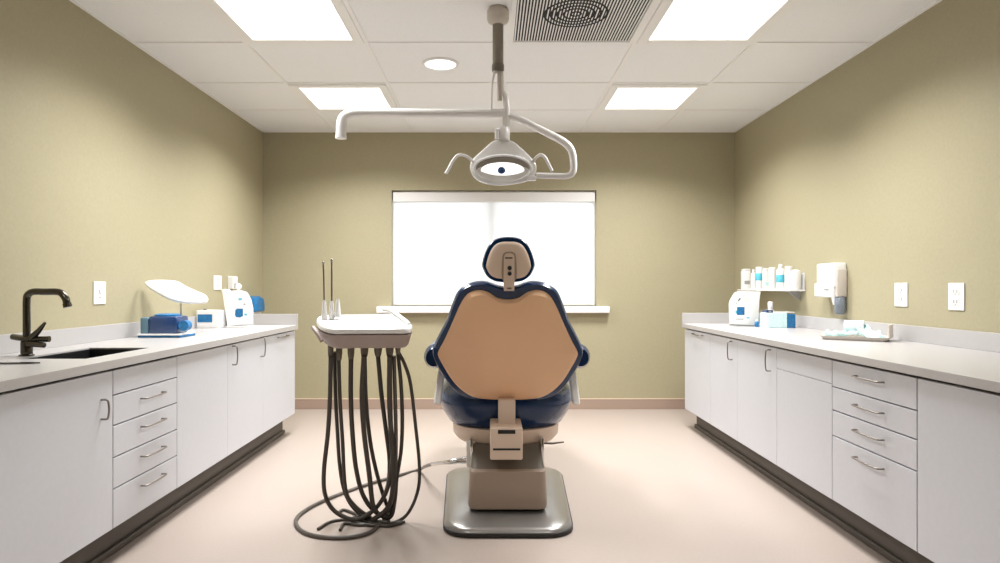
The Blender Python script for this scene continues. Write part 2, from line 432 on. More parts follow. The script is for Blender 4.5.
pts = [(0, 0, z0), (0, 0, .15), (0, 0, zt_ - .04), (.006, 0, zt_ - .014), (.03, 0, zt_), (.08, 0, zt_), (.135, 0, zt_), (.158, 0, zt_ - .008), (.175, 0, zt_ - .03), (.182, 0, zt_ - .055)]
tube(b, [fb + Vector(p) for p in pts], .0155, 14, 4)
obj('spout', b, 'darkmetal', t, 60)
obj('aerator', tube(NB(), [fb + Vector((.181, 0, zt_ - .052)), fb + Vector((.186, 0, zt_ - .07))], .018, 14), 'darkmetal', t, 60)
# thin dark blade lying near the edge
pa = Vector((-2.10, 2.58, ZT)); 
b = NB(); ring = [Vector((x, y, 0)) for x, y in ((-.30, -.012), (.02, -.016), (.10, -.010), (.145, 0), (.10, .010), (.02, .014), (-.30, .012))]
loft(b, [[pa + v + Vector((.145, .03, .002)) for v in ring], [pa + v + Vector((.145, .03, .007)) for v in ring]])
for v in b.verts:
    if v.co.x < XL + .03: v.co.x = XL + .03
obj('spatula', b, 'darkmetal', label='thin dark flat blade lying on the left worktop in front of the faucet', cat='tool')

# ------------------------------------------------------------------ wall plates
def plate(side, y, z, w, h, label, kind='outlet', group=None):
    xw = XL if side > 0 else XR
    def bx(bm, dx0, dx1, yy0, yy1, z0, z1, bev=0):
        xs = (xw + side * dx0, xw + side * dx1); return box(bm, min(xs), max(xs), y + yy0, y + yy1, z + z0, z + z1, bev)
    t = thing('wall_outlet' if kind == 'outlet' else 'light_switch', (xw, y, z), label, 'outlet' if kind == 'outlet' else 'switch', group)
    obj('cover_plate', bx(NB(), 0, .007, -w / 2, w / 2, -h / 2, h / 2, .003), 'white', t)
    if kind == 'outlet':
        for s in (-1, 1):
            r = obj('socket', bx(NB(), .007, .009, -w * .22, w * .22, s * h * .19 - h * .13, s * h * .19 + h * .13, .002), 'trimwhite', t)
            b = NB(); zc_ = s * h * .19
            bx(b, .009, .0095, -w * .13, -w * .06, zc_ - h * .055, zc_ + h * .075); bx(b, .009, .0095, w * .06, w * .13, zc_ - h * .055, zc_ + h * .075)
            bx(b, .009, .0095, -w * .04, w * .04, zc_ - h * .11, zc_ - h * .07)
            obj('slots', b, 'grey', r)
    else:
        obj('switch_lever', bx(NB(), .007, .016, -w * .1, w * .1, -h * .02, h * .16, .003), 'trimwhite', t)
        obj('screw', bx(NB(), .007, .008, -w * .06, w * .06, -h * .24, -h * .16, .001), 'grey', t)
    return t
plate(1, 3.75, 1.172, .115, .13, 'white two-part wall plate on the left wall, behind the faucet and sink', 'switch')
plate(1, 5.37, 1.243, .15, .118, 'farther small white outlet plate on the left wall, near the white machine')
plate(-1, 3.83, 1.16, .12, .14, 'farther white duplex outlet on the right wall')
plate(-1, 3.375, 1.155, .115, .142, 'nearer white duplex outlet on the right wall')
t = thing('wall_hook_box', (XL, 5.62, 1.24), 'narrow white box on the left wall just past the outlet plate', 'wall box')
obj('box', box(NB(), XL, XL + .05, 5.58, 5.68, 1.19, 1.30, .006), 'white', t)
obj('lip', box(NB(), XL + .05, XL + .058, 5.60, 5.66, 1.20, 1.24, .002), 'grey', t)

# ------------------------------------------------------------------ left worktop items
# magnifier lamp with oval head
pc = P(181, 318, 4.25)
t = thing('table_lamp', (pc.x, 4.25, ZT), 'white oval-headed lamp on a thin stem, behind the dark blue box', 'lamp')
obj('base', lathe(NB(), [(.042, 0), (.042, .012), (.03, .02), (.012, .024)], (pc.x, 4.25, ZT), 28), 'white', t, 40)
obj('stem', tube(NB(), [(pc.x, 4.25, ZT + .02), (pc.x, 4.25, ZT + .1), P(181, 300, 4.25)], .007, 10), 'chrome', t, 60)
ol = [(145, 283), (150, 281), (163, 280.6), (177, 282), (186, 287), (197, 292), (206, 296), (208, 299.5), (206, 302.5), (195, 303), (180, 302), (167, 298), (156, 292), (148, 287)]
ring = closed_smooth([P(x, y, 4.235 + (292 - y) * .007 + (x - 178) * .0035) for x, y in ol], 4)
n = (ring[0] - ring[14]).cross(ring[28] - ring[14]).normalized()
if n.y > 0: n = -n
obj('lamp_head', dome(NB(), ring, [(.80, -.016), (.95, -.012), (1.0, -.005), (1.0, .004), (.96, .010), (.88, .012), (.5, .012), (.08, .012)], n), 'traywhite', t, 50)
obj('diffuser', dome(NB(), ring, [(.80, .0121), (.80, .0145), (.4, .0155), (.05, .0155)], n), 'white', t, 50)

t = thing('instrument_box', (-2.03, 4.06, ZT), 'dark blue storage box on a flat base, under the oval lamp', 'box')
obj('base_plate', box(NB(), -2.165, -1.90, 3.98, 4.18, ZT, ZT + .014, .004), 'blue', t)
obj('base_trim', box(NB(), -2.167, -1.905, 3.975, 4.185, ZT + .014, ZT + .024, .003), 'traywhite', t)
obj('case', box(NB(), -2.11, -1.935, 4.0, 4.16, ZT + .024, ZT + .130, .012), 'navyblue', t, 50)
obj('end_block', box(NB(), -2.16, -2.112, 4.0, 4.16, ZT + .024, ZT + .122, .006), 'greyblue', t, 50)
b = NB()
ring = rounded(-2.03, 4.08, .14, .13, .05, 0)
loft(b, [[v + Vector((0, 0, ZT + .129)) for v in ring], [v + Vector((0, 0, ZT + .138)) for v in ring], [Vector((-2.03, 4.08, 0)) + (v - Vector((-2.03, 4.08, 0))) * .8 + Vector((0, 0, ZT + .144)) for v in ring]])
obj('lid', b, 'blue', t, 50)
b = NB(); tube(b, [(-1.898, 4.01, ZT + .072), (-1.898, 4.06, ZT + .072)], .032, 20)
obj('tape_roll', b, 'blue', t, 50)

t = thing('supply_carton', (-2.13, 5.02, ZT), 'white carton with a blue label between lamp and white machine', 'box')
obj('carton', box(NB(), -2.235, -2.062, 4.93, 5.13, ZT, ZT + .135, .004), 'white', t)
obj('label_patch', box(NB(), -2.225, -2.115, 4.928, 4.93, ZT + .045, ZT + .105, .0008), 'blue', t, label='blue label')
obj('knob', lathe(NB(), [(.012, 0), (.012, .008), (.006, .012)], (-2.19, 4.98, ZT + .135), 14), 'taupe_dark', t, 40)

def prism_y(bm, pts, y0, y1, bev=0):       # outline in xz, extruded along y
    loft(bm, [[Vector((x, y0, z)) for x, z in pts], [Vector((x, y1, z)) for x, z in pts]])
    if bev: bmesh.ops.bevel(bm, geom=list(bm.edges), offset=bev, segments=2, profile=.5, affect='EDGES')
    return bm
# white machine, left
d0 = 5.02
def pz(pts, d): return [((x - VX) * d / F, CH - (y - VY) * d / F) for x, y in pts]
t = thing('sterilizer', (-1.99, 5.1, ZT), 'white rounded machine with a blue window on the left worktop', 'machine')
o = pz([(227, 326), (222, 292), (225, 291), (237, 290.5), (242, 292.5), (246, 300), (248, 309), (248, 324.5)], d0)
o = [(x, max(z, ZT + .012)) for x, z in o]
obj('housing', prism_y(NB(), o, d0, d0 + .12, .006), 'traywhite', t, 40)
obj('foot_plate', box(NB(), o[0][0] - .01, o[-1][0] + .004, d0 - .012, d0 + .12, ZT, ZT + .014, .003), 'white', t)
q = pz([(235, 309), (243, 317)], d0)
b = NB(); ring = [Vector((x, d0 - .002, z)) for x, z in pz([(235.5, 310), (237, 308.6), (243, 308.6), (243, 316), (240, 317.5), (236, 317), (235, 315)], d0)]
loft(b, [ring, [v + Vector((0, .003, 0)) for v in ring]])
obj('window', b, 'blue', t, label='blue window')
q = pz([(238.5, 298), (242, 300)], d0); obj('button', box(NB(), q[0][0], q[1][0], d0 - .003, d0 + .002, q[1][1], q[0][1], .001), 'midcyan', t)
q = pz([(244.5, 313.5), (247, 315.5)], d0); obj('button', box(NB(), q[0][0], q[1][0], d0 - .003, d0 + .002, q[1][1], q[0][1], .001), 'midcyan', t)
q = pz([(243.5, 303.5), (245.5, 305)], d0); obj('button', box(NB(), q[0][0], q[1][0], d0 - .003, d0 + .002, q[1][1], q[0][1], .001), 'grey', t)
k = P(238.5, 290.5, d0 + .06)
obj('knob', lathe(NB(), [(.012, -.01), (.012, .008), (.022, .016), (.024, .035), (.017, .05), (.006, .054)], k, 20), 'traywhite', t, 50)
k = P(226, 291.5, d0 + .06)
obj('cap', lathe(NB(), [(.034, -.006), (.034, .008), (.028, .016), (.01, .018)], k, 20), 'traywhite', t, 50)
# blue rounded dispenser on left wall near the corner
t = thing('wall_dispenser', (XL, 6.05, 1.02), 'rounded blue holder on the left wall beside the back corner', 'dispenser')
b = NB(); ring = [Vector((XL + .001, y, z)) for y, z in ((5.93, .98), (5.93, 1.06), (5.96, 1.105), (6.05, 1.125), (6.15, 1.105), (6.18, 1.06), (6.18, .98))]
loft(b, [ring, [v + Vector((.10, 0, 0)) for v in ring], [v * 1 + Vector((.115, 0, 0)) + (Vector((XL, 6.055, 1.04)) - v) * .15 for v in ring]])
obj('shell', b, 'blue', t, 40)
obj('front_band', box(NB(), XL + .03, XL + .055, 5.922, 5.93, .985, 1.09, .002), 'navyblue', t)
obj('wall_bracket', box(NB(), XL, XL + .09, 5.95, 6.16, .94, .98, .005), 'white', t)

# ------------------------------------------------------------------ right worktop items
d0 = 5.16
t = thing('sterilizer', (2.03, 5.25, ZT), 'white sloped machine with a square blue screen on the right worktop', 'machine')
o = pz([(734, 324.5), (733.5, 304), (735, 300), (739, 293), (742, 291.5), (761, 291.5), (759.5, 300), (758.5, 325.5)], d0)
o = [(x, max(z, ZT + .008)) for x, z in o]
obj('housing', prism_y(NB(), o, d0, d0 + .11, .005), 'traywhite', t, 40)
obj('foot_plate', box(NB(), o[0][0] + .004, o[-1][0] - .004, d0 + .004, d0 + .11, ZT, ZT + .012, .002), 'grey', t)
def chip(par, name, x0, y0, x1, y1, mt, dd=d0, dep=.002, lab=None, bev=.0008):
    q = pz([(x0, y0), (x1, y1)], dd)
    return obj(name, box(NB(), q[0][0], q[1][0], dd - dep, dd + .001, q[1][1], q[0][1], bev), mt, par, label=lab)
chip(t, 'screen', 737, 307, 744.5, 315, 'blue', lab='blue screen')
chip(t, 'screen_tab', 735.6, 310.5, 737, 313.6, 'midcyan')
chip(t, 'nameplate', 743, 297, 749.5, 302, 'trimwhite')
for xx, yy in ((738.6, 300.5), (739.3, 299.6), (740, 298.7)): chip(t, 'badge', xx - .5, yy - .8, xx + .5, yy + .8, 'black')
chip(t, 'vent_slot', 736, 318.6, 743.5, 319.5, 'grey'); chip(t, 'button', 746.5, 317.2, 749.5, 318.4, 'midcyan')
chip(t, 'vent_slot', 736, 302.6, 737, 303.6, 'grey')
# small blue bottle between
t = thing('small_bottle', (2.085, 5.10, ZT), 'tiny blue bottle between the sloped machine and the carton', 'bottle')
obj('bottle_body', lathe(NB(), [(.014, 0), (.016, .006), (.016, .036), (.008, .044)], (2.085, 5.10, ZT), 16), 'blue', t, 50)
obj('cap', lathe(NB(), [(.008, 0), (.008, .012), (.004, .014)], (2.085, 5.10, ZT + .044), 12), 'white', t, 50)
# pump bottle behind the carton
t = thing('pump_bottle', (2.27, 5.28, ZT), 'white bottle standing behind the pale cyan carton, under the shelf', 'bottle')
obj('bottle_body', lathe(NB(), [(.026, 0), (.028, .01), (.028, .12), (.014, .14)], (2.27, 5.28, ZT), 20), 'white', t, 50)
obj('cap', lathe(NB(), [(.020, 0), (.020, .05), (.016, .054)], (2.27, 5.28, ZT + .14), 20), 'white', t, 50)
# carton of gloves
t = thing('glove_carton', (2.19, 4.98, ZT), 'pale cyan carton with a blue end on the right worktop', 'box')
cx0, cx1, cy0, cy1 = 2.105, 2.325, 4.96, 5.08
obj('carton', box(NB(), cx0, cx1 - .065, cy0, cy1, ZT, ZT + .115, .003), 'palebox', t)
obj('end_panel', box(NB(), cx1 - .065, cx1, cy0, cy1, ZT, ZT + .105, .003), 'blue', t, label='blue end')
obj('flap', box(NB(), cx0 + .06, cx1, cy0 + .01, cy1 + .01, ZT + .116, ZT + .120, .001), 'trimwhite', t)
t = thing('black_case', (2.135, 5.02, ZT + .115), 'small black case lying on the pale cyan carton', 'case')
obj('case', box(NB(), 2.108, 2.158, 4.97, 5.05, ZT + .115, ZT + .137, .004), 'navyblue', t)
obj('clasp', box(NB(), 2.122, 2.142, 4.967, 4.97, ZT + .122, ZT + .130, .001), 'grey', t)

# wall shelf with bottles
sz = 1.187
t = thing('wall_shelf', (XR, 5.5, sz), 'narrow white shelf of bottles on the right wall near the corner', 'shelf')
obj('board', box(NB(), XR - .125, XR, 5.0, 6.06, sz - .012, sz, .003), 'white', t)
for yy in (5.08, 5.95):
    b = NB(); loft(b, [[Vector((x, yy + s, z)) for x, z in ((XR, sz - .012), (XR - .10, sz - .012), (XR - .085, sz - .03), (XR, sz - .085))] for s in (0, .012)])
    obj('bracket', b, 'grey', t)
def bottle(px, w, h, style, label, lab=None):
    x = XR - .065; d = F * x / (px - VX); r = w * d / F / 2; r = min(r, .055); hh = h * d / F
    t = thing('supply_bottle', (x, d, sz), label, 'bottle')
    c = (x, d, sz)
    if style == 'round':
        obj('bottle_body', lathe(NB(), [(r * .95, 0), (r, .006), (r, hh * .72), (r * .8, hh * .8), (r * .5, hh * .84)], c, 24), 'white', t, 50)
        obj('cap', lathe(NB(), [(r * .5, 0), (r * .52, .003), (r * .52, hh * .14), (r * .4, hh * .16)], (x, d, sz + hh * .84), 20), 'trimwhite', t, 50)
    elif style == 'square':
        obj('bottle_body', box(NB(), x - r, x + r, d - r, d + r, sz, sz + hh * .9, .006), 'white', t, 50)
        obj('cap', box(NB(), x - r * .9, x + r * .9, d - r * .9, d + r * .9, sz + hh * .9, sz + hh, .004), 'trimwhite', t, 50)
    else:
        obj('bottle_body', lathe(NB(), [(r * .9, 0), (r, .005), (r, hh * .9), (r * .93, hh * .94)], c, 24), 'white', t, 50)
        obj('cap', lathe(NB(), [(r * .97, 0), (r * .97, hh * .05), (r * .9, hh * .06)], (x, d, sz + hh * .94), 24), 'white', t, 50)
    if lab:
        z0, z1 = lab[0] * hh, lab[1] * hh
        if style == 'square':
            obj('paper_label', box(NB(), x - r * .75, x + r * .7, d - r - .001, d - r, sz + z0, sz + z1), lab[2], t)
        else:
            obj('paper_label', lathe(NB(), [(r + .0008, z0), (r + .0012, z0 + .001), (r + .0012, z1 - .001), (r + .0008, z1)], c, 24), lab[2], t, 40)
bottle(745.8, 7.5, 20.5, 'square', 'tall white square container at the far end of the wall shelf', (.25, .42, 'grey'))
bottle(753.5, 5, 20, 'round', 'slim white bottle beside the far blue-labelled canister on the shelf')
bottle(759.5, 7.2, 22.5, 'tub', 'white canister with a blue label, farther one on the wall shelf', (.40, .72, 'midcyan'))
bottle(766, 5.5, 21, 'square', 'white container with a small pale cyan mark on the wall shelf', (.2, .36, 'cyan'))
bottle(772.6, 7.2, 22, 'tub', 'plain white canister in the middle of the wall shelf')
bottle(780.8, 8, 25.5, 'round', 'tallest white bottle with a blue label on the wall shelf', (.28, .58, 'midcyan'))
bottle(788.6, 7, 23.5, 'tub', 'white canister with a grey side label on the wall shelf', (.1, .75, 'trimwhite'))
t = thing('paper_cup_holder', (XR, 4.98, 1.17), 'white rounded cup holder at the near end of the wall shelf', 'cup holder')
b = NB(); lathe(b, [(.030, 0), (.038, .015), (.041, .125), (.036, .145), (.015, .155)], (XR - .055, 5.045, sz), 24); obj('tube', b, 'white', t, 50)
obj('back_plate', box(NB(), XR - .008, XR, 5.01, 5.085, sz, sz + .13, .003), 'white', t)

# wall dispenser with clear bottle
t = thing('soap_dispenser', (XR, 4.54, 1.14), 'white wall dispenser with a smoky bottle below, on the right wall', 'dispenser')
dy0, dy1, dx = 4.42, 4.665, XR - .085
obj('housing', box(NB(), dx, XR, dy0, dy1, 1.205, 1.372, .010), 'white', t, 50)
obj('lower_cover', box(NB(), dx - .012, XR - .002, dy0 + .02, dy1 + .012, 1.135, 1.235, .010), 'traywhite', t, 50)
obj('window_panel', box(NB(), dx - .003, dx, dy0 + .11, dy1 - .025, 1.25, 1.35, .002), 'palebox', t)
obj('window_panel', box(NB(), dx - .003, dx, dy0 + .03, dy0 + .09, 1.25, 1.355, .002), 'trimwhite', t)
obj('side_cover', box(NB(), dx + .012, XR - .004, dy0 - .012, dy0 + .02, 1.14, 1.33, .006), 'beige', t, 50)
obj('push_bar', box(NB(), dx - .016, dx - .010, dy0 + .05, dy0 + .11, 1.185, 1.197, .002), 'grey', t)
obj('nozzle', tube(NB(), [(dx + .012, dy0 + .03, 1.14), (dx + .016, dy0 + .03, 1.085)], [.018, .008], 12), 'white', t, 50)
obj('reservoir', lathe(NB(), [(.026, -.12), (.034, -.105), (.034, -.01), (.022, 0)], (XR - .042, dy0 + .01, 1.14), 20), 'clear', t, 50)

# gauze tray
TC = Vector((2.155, 3.84, ZT)); TR = Matrix.Rotation(math.radians(-36), 4, 'Z')
def tl(x, y, z): return TC + TR @ Vector((x, y, z))
t = thing('instrument_tray', TC, 'pale shallow tray holding cyan gloves on the right worktop', 'tray')
b = NB()
o = [rounded(0, 0, .32, .19, .02, 0), rounded(0, 0, .36, .215, .025, .022), rounded(0, 0, .365, .22, .025, .024), rounded(0, 0, .35, .205, .022, .021), rounded(0, 0, .31, .18, .018, .005)]
loft(b, [[tl(v.x, v.y, v.z) for v in r] for r in o]); obj('pan', b, 'beige', t, 50)
b = NB(); r = rounded(0, 0, .014, .19, .006, 0)
loft(b, [[tl(v.x + .176, v.y, z) for v in r] for z in (.018, .095)]); obj('end_lip', b, 'beige', t)
def glove(loc, rz, label, mt='cyan', sc=1.0, tilt=0):
    b = NB(); rnd = random.Random(int(rz * 100) + 3)
    R = Matrix.Translation(Vector(loc)) @ Matrix.Rotation(rz, 4, 'Z') @ Matrix.Rotation(tilt, 4, 'Y')
    def W(x, y, z): return R @ Vector((x * sc, y * sc, z * sc * 1.7))
    rings = []
    for i in range(9):
        f = i / 8; x = -.075 + .125 * f; w = .030 + .012 * math.sin(f * 3) - .008 * (f > .95); h = .010 + .006 * math.sin(i * 2.1)
        rings.append([W(x, w * math.cos(a) * (1 + .1 * math.sin(3 * a + i)), .014 + h * math.sin(a) + .003 * math.sin(5 * a + i)) for a in [2 * math.pi * k / 14 for k in range(14)]])
    loft(b, rings)
    for k, (y, L) in enumerate(((-.028, .055), (-.010, .068), (.009, .064), (.027, .048))):
        tube(b, [W(.035, y, .014), W(.05 + L * .5, y * 1.2, .02 + .008 * rnd.random()), W(.045 + L, y * 1.3, .010 + .02 * rnd.random())], [.010 * sc, .0085 * sc, .005 * sc], 8, 3)
    tube(b, [W(-.02, -.030, .014), W(.01, -.055, .022), W(.035, -.065, .018)], [.011 * sc, .009 * sc, .005 * sc], 8, 3)
    return obj('rubber_glove', b, mt, None, 80, label=label, cat='glove')
glove(tl(-.09, 0, .006), math.radians(-30), 'pale cyan rubber glove at the left end of the tray', sc=.95)
glove(tl(.075, -.01, .006), math.radians(100), 'crumpled cyan rubber glove at the right end of the tray', sc=1.1, tilt=-.28)
t = thing('gauze_roll', tl(-.005, .05, .006), 'white roll propped at the back of the glove tray', 'roll')
c0 = tl(-.065, .05, .075); c1 = tl(.035, .05, .075)
obj('roll', tube(NB(), [c0, c1], .036, 20), 'white', t, 40)
obj('wrapper', tube(NB(), [c0.lerp(c1, .75), c0.lerp(c1, 1.02)], .0375, 20), 'palebox', t, 40)

# ------------------------------------------------------------------ dental light on ceiling pole
LD = 3.6
lt = thing('dental_light', (P(498, 12, LD).x, LD, ZC), 'white dental operating light hanging on a ceiling pole', 'dental light')
k = P(498, 10, LD); 
obj('ceiling_mount', lathe(NB(), [(.052, 0), (.052, -.012), (.061, -.016), (.061, -.06), (.056, -.074), (.035, -.088), (.031, -.092)], (k.x, LD, ZC), 32), 'beige', lt, 40)
obj('pole', tube(NB(), [(k.x, LD, ZC - .06), (k.x, LD, P(0, 66, LD).z)], .030, 24), 'pole', lt, 60)
obj('collar', lathe(NB(), [(.032, -.02), (.034, -.015), (.034, .015), (.032, .02)], (k.x, LD, P(0, 68, LD).z), 24), 'taupe_dark', lt, 40)
obj('inner_rod', tube(NB(), [P(499.5, 70, LD), P(499.5, 101, LD)], .013, 16), 'beige', lt, 60)
obj('side_rod', tube(NB(), [P(494.5, 71, LD - .02), P(492, 85, LD - .02), P(491.3, 110, LD - .02)], .0065, 10), 'arm', lt, 60)
obj('drop_rod', tube(NB(), [P(502.3, 70, LD), P(502.6, 90, LD), P(505.5, 97, LD), P(506.3, 112, LD), P(506, 141, LD)], [.010, .010, .016, .021, .021], 16, 4), 'arm', lt, 60)
b = NB()
tube(b, [P(505, 113.5, LD), P(460, 113.6, LD), P(400, 113, LD), P(365, 112.5, LD), P(351, 113.5, LD), P(343.5, 118, LD), P(341.5, 126, LD), P(341, 138, LD)], [.026, .025, .024, .023, .026, .028, .029, .029], 20, 6)
arm = obj('cross_arm', b, 'arm', lt, 60)
obj('arm_end_cap', tube(NB(), [P(341, 135.5, LD), P(341, 138.6, LD)], .0305, 20), 'white', arm, 40)
b = NB()
tube(b, [P(506, 116, LD), P(520, 119.5, LD), P(536, 127.5, LD), P(552, 135.5, LD), P(565, 143, LD), P(571.5, 151, LD), P(573.5, 162, LD), P(573, 171.5, LD), P(567.5, 175.8, LD), P(555, 176, LD), P(536, 175.5, LD)], [.018, .018, .020, .021, .021, .021, .020, .019, .018, .017, .016], 16, 6)
obj('yoke_arm', b, 'arm', lt, 60)
b = NB(); lathe(b, [(.036, -.03), (.038, -.02), (.038, .03), (.032, .038)], P(503, 134.5, LD), 24)
obj('neck', b, 'arm', lt, 40)
b = NB(); lathe(b, [(.012, -.035), (.012, .02)], P(497, 133, LD - .03), 12); obj('neck_pin', b, 'white', lt, 40)
head = [(494.6, 140.5), (510.5, 140.5), (520, 147), (531, 157.5), (536, 165), (535.5, 174), (529, 180.5), (516, 184), (501.5, 185.6), (487, 184), (476, 179.5), (470.5, 171), (471.5, 161), (482, 150.5)]
hn = Vector((0, -1, -.12))
hr = closed_smooth([P(x, y, LD + (y - 163) * -.0008) for x, y in head], 4)
hc = P(503, 166, LD)
hd = obj('lamp_head', dome(NB(), hr, [(.2, -.17), (.55, -.15), (.85, -.09), (.97, -.04), (1.0, 0), (.985, .018), (.93, .024), (.5, .024), (.1, .024)], hn, hc), 'traywhite', lt, 50)
def ell(cx, cy, rx, ry, n=40): return [P(cx + rx * math.cos(2 * math.pi * i / n), cy + ry * math.sin(2 * math.pi * i / n), LD) for i in range(n)]
rc = P(502.7, 168, LD)
b = NB()
E = [(30.5, 14.6, .022), (30.5, 14.6, .034), (28.5, 13.2, .040), (27, 12.2, .036), (26.6, 11.8, .026)]
loft(b, [[v + hn.normalized() * o for v in ell(502.7, 169, rx, ry)] for rx, ry, o in E]); obj('bezel', b, 'white', hd, 50)
b = NB()
loft(b, [[v + hn.normalized() * o for v in ell(502.7, 169 + dy, rx, ry)] for rx, ry, dy, o in ((27, 12.4, 0, .0245), (26.8, 12.2, 0, .030), (22.5, 8.6, 1.6, .0262))]); obj('reflector', b, 'reflector', hd, 50)
b = NB()
loft(b, [[v + hn.normalized() * o for v in ell(502.5, 170.6, rx, ry)] for rx, ry, o in ((21.8, 8, .0265), (21.5, 7.8, .030), (12, 4.5, .034), (2, .8, .035))]); obj('lens', b, 'lens', hd, 60)
b = NB()
loft(b, [[v + hn.normalized() * o for v in ell(501.4, 170.7, rx, ry, 20)] for rx, ry, o in ((3.9, 3.5, .030), (3.9, 3.5, .040), (2.5, 2.3, .046), (.5, .5, .047))]); obj('bulb_cap', b, 'bluelens', hd, 60, label='round blue bulb cap')
off = Vector((0, -.03, 0))
b = NB(); tube(b, [P(473.5, 163.5, LD), P(470, 159.5, LD) + off, P(464, 156.5, LD) + off, P(458, 156.6, LD) + off, P(453.5, 161.5, LD) + off, P(449.5, 169, LD) + off, P(446.3, 174.5, LD) + off], .0085, 12, 5)
obj('handle', b, 'arm', hd, 60)
b = NB(); tube(b, [P(532.5, 163.5, LD), P(535, 159.5, LD) + off, P(539.5, 156, LD) + off, P(544, 157.8, LD) + off, P(548, 165, LD) + off, P(551.5, 172, LD) + off], .0085, 12, 5)
obj('handle', b, 'arm', hd, 60)
q = P(534, 178, LD - .03); obj('pivot_block', box(NB(), q.x - .035, q.x + .012, q.y - .01, q.y + .03, q.z - .012, q.z + .012, .004), 'white', hd)

# ------------------------------------------------------------------ dental chair
CX = .085
ch = thing('dental_chair', (CX, 3.6, 0), 'navy dental chair with tan back shell seen from behind', 'dental chair')
def sym(pts, cx=507.8): return [(x, y) for x, y in pts] + [(2 * cx - x, y) for x, y in reversed(pts) if abs(x - cx) > .5]
def bd(y): return 3.22 + (y - 283) / 120 * .22        # leaning back towards the camera at the top
# base plate
b = NB()
def plate_ring(y0, y1, w0, w1, r, z, k=6):
    out = []
    for (sx, yy, w, a0) in ((1, y1, w1, 0), (-1, y1, w1, 90), (-1, y0, w0, 180), (1, y0, w0, 270)):
        sy = 1 if yy == y1 else -1
        for i in range(k + 1):
            a = math.radians(a0 + 90 * i / k)
            out.append(Vector((CX + sx * (w / 2 - r) + r * math.cos(a), yy - sy * r + r * math.sin(a), z)))
    return out
loft(b, [plate_ring(3.125, 4.22, .62, .70, .13, .0), plate_ring(3.11, 4.235, .65, .73, .14, .006), plate_ring(3.11, 4.235, .65, .73, .14, .022)])
bp = obj('base_plate', b, 'black', ch, 50, label='black rubber edge of the base')
b = NB()
loft(b, [plate_ring(3.115, 4.23, .64, .72, .14, .0222), plate_ring(3.118, 4.228, .636, .716, .138, .032), plate_ring(3.15, 4.2, .59, .68, .12, .046), plate_ring(3.26, 4.1, .46, .54, .08, .056), plate_ring(3.3, 4.05, .40, .5, .06, .058)])
obj('base_cover', b, 'silver', ch, 60, label='silver base cover')
# pedestal
b = NB()
def rr(w, y0, y1, r, z): return rounded(CX, (y0 + y1) / 2, w, y1 - y0, r, z, 4)
loft(b, [rr(.375, 3.34, 3.92, .04, .058), rr(.385, 3.33, 3.92, .04, .075)]); obj('pedestal_shadow_gap', b, 'black', ch, 50)  # black band painted in as the shadow gap below the pedestal
b = NB()
loft(b, [rr(.395, 3.30, 3.95, .045, .075), rr(.405, 3.292, 3.95, .045, .088), rr(.395, 3.31, 3.93, .04, .262), rr(.385, 3.325, 3.93, .04, .272)]); obj('pedestal', b, 'taupe', ch, 40)
b = NB()
loft(b, [rr(.378, 3.335, 3.92, .035, .272), rr(.36, 3.47, 3.88, .03, .365)]); obj('pedestal_neck', b, 'taupe_dark', ch, 40)  # darker taupe stands in for the shade under the seat
b = NB()
for s in (-1, 1):
    box(b, CX + s * .188 - .008, CX + s * .188 + .008, 3.44, 3.85, .265, .40, .004)
obj('side_rail', b, 'chrome', ch, 40)
# seat pan + cushion (long, under the backrest and onwards to the leg rest)
b = NB()
def oval(cx, cy, rx, ry, z, n=36, p=2.5):
    out = []
    for i in range(n):
        a = 2 * math.pi * i / n; c_, s_ = math.cos(a), math.sin(a)
        out.append(Vector((cx + rx * math.copysign(abs(c_) ** (2 / p), c_), cy + ry * math.copysign(abs(s_) ** (2 / p), s_), z)))
    return out
loft(b, [oval(CX, 3.84, .22, .30, .345), oval(CX, 3.84, .285, .355, .352), oval(CX, 3.84, .305, .375, .375), oval(CX, 3.84, .31, .38, .44)])
obj('seat_pan', b, 'tan_light', ch, 50)
b = NB()
loft(b, [oval(CX, 3.88, .27, .34, .425), oval(CX, 3.88, .335, .39, .445), oval(CX, 3.88, .37, .42, .50), oval(CX, 3.88, .388, .435, .555), oval(CX, 3.88, .392, .437, .585), oval(CX, 3.88, .385, .43, .61), oval(CX, 3.88, .35, .41, .66), oval(CX, 3.88, .29, .37, .685), oval(CX, 3.88, .18, .30, .69)])
obj('seat_cushion', b, 'navy', ch, 60)
b = NB()                                              # leg rest, beyond the seat
rings = []
for i in range(8):
    f = i / 7; y = 4.15 + .8 * f; z = .56 - .16 * f * f; w = .27 - .07 * f; h = .07 - .02 * f
    rings.append([Vector((CX + w * math.cos(a), y, z + h * math.sin(a))) for a in [2 * math.pi * k / 20 for k in range(20)]])
loft(b, rings); obj('leg_rest', b, 'navy', ch, 60)
# backrest
outer = sym([(508, 288.5), (497, 286.5), (487, 283.2), (478, 282.6), (466.5, 285.5), (457, 293), (451, 307), (446, 321), (438.5, 335.5), (433, 347.5), (432, 356), (436, 366), (444.5, 379.5), (454, 391.5), (465, 398.5), (480, 401.5), (508, 402.2)])
inner = sym([(508, 299.5), (497.5, 297.8), (488, 292), (478, 290), (468, 293.5), (460.5, 304), (452.3, 322.5), (444.5, 339.5), (438.5, 351), (438.8, 357), (444.5, 367.5), (452, 379.5), (461.5, 389.5), (474, 396.8), (490, 399), (508, 399.4)])
bn = Vector((0, -1, -.15)).normalized()
def back_ring(pts, n=4): return closed_smooth([P(x, y, bd(y)) for x, y in pts], n)
ro, ri = back_ring(outer), back_ring(inner)
cc = P(507.8, 348, bd(348))
b = NB(); dome(b, ro, [(.35, -.17), (.75, -.165), (.92, -.14), (.99, -.10), (1.0, -.05), (.995, -.015), (.97, 0), (.7, .0), (.1, .0)], bn, cc)
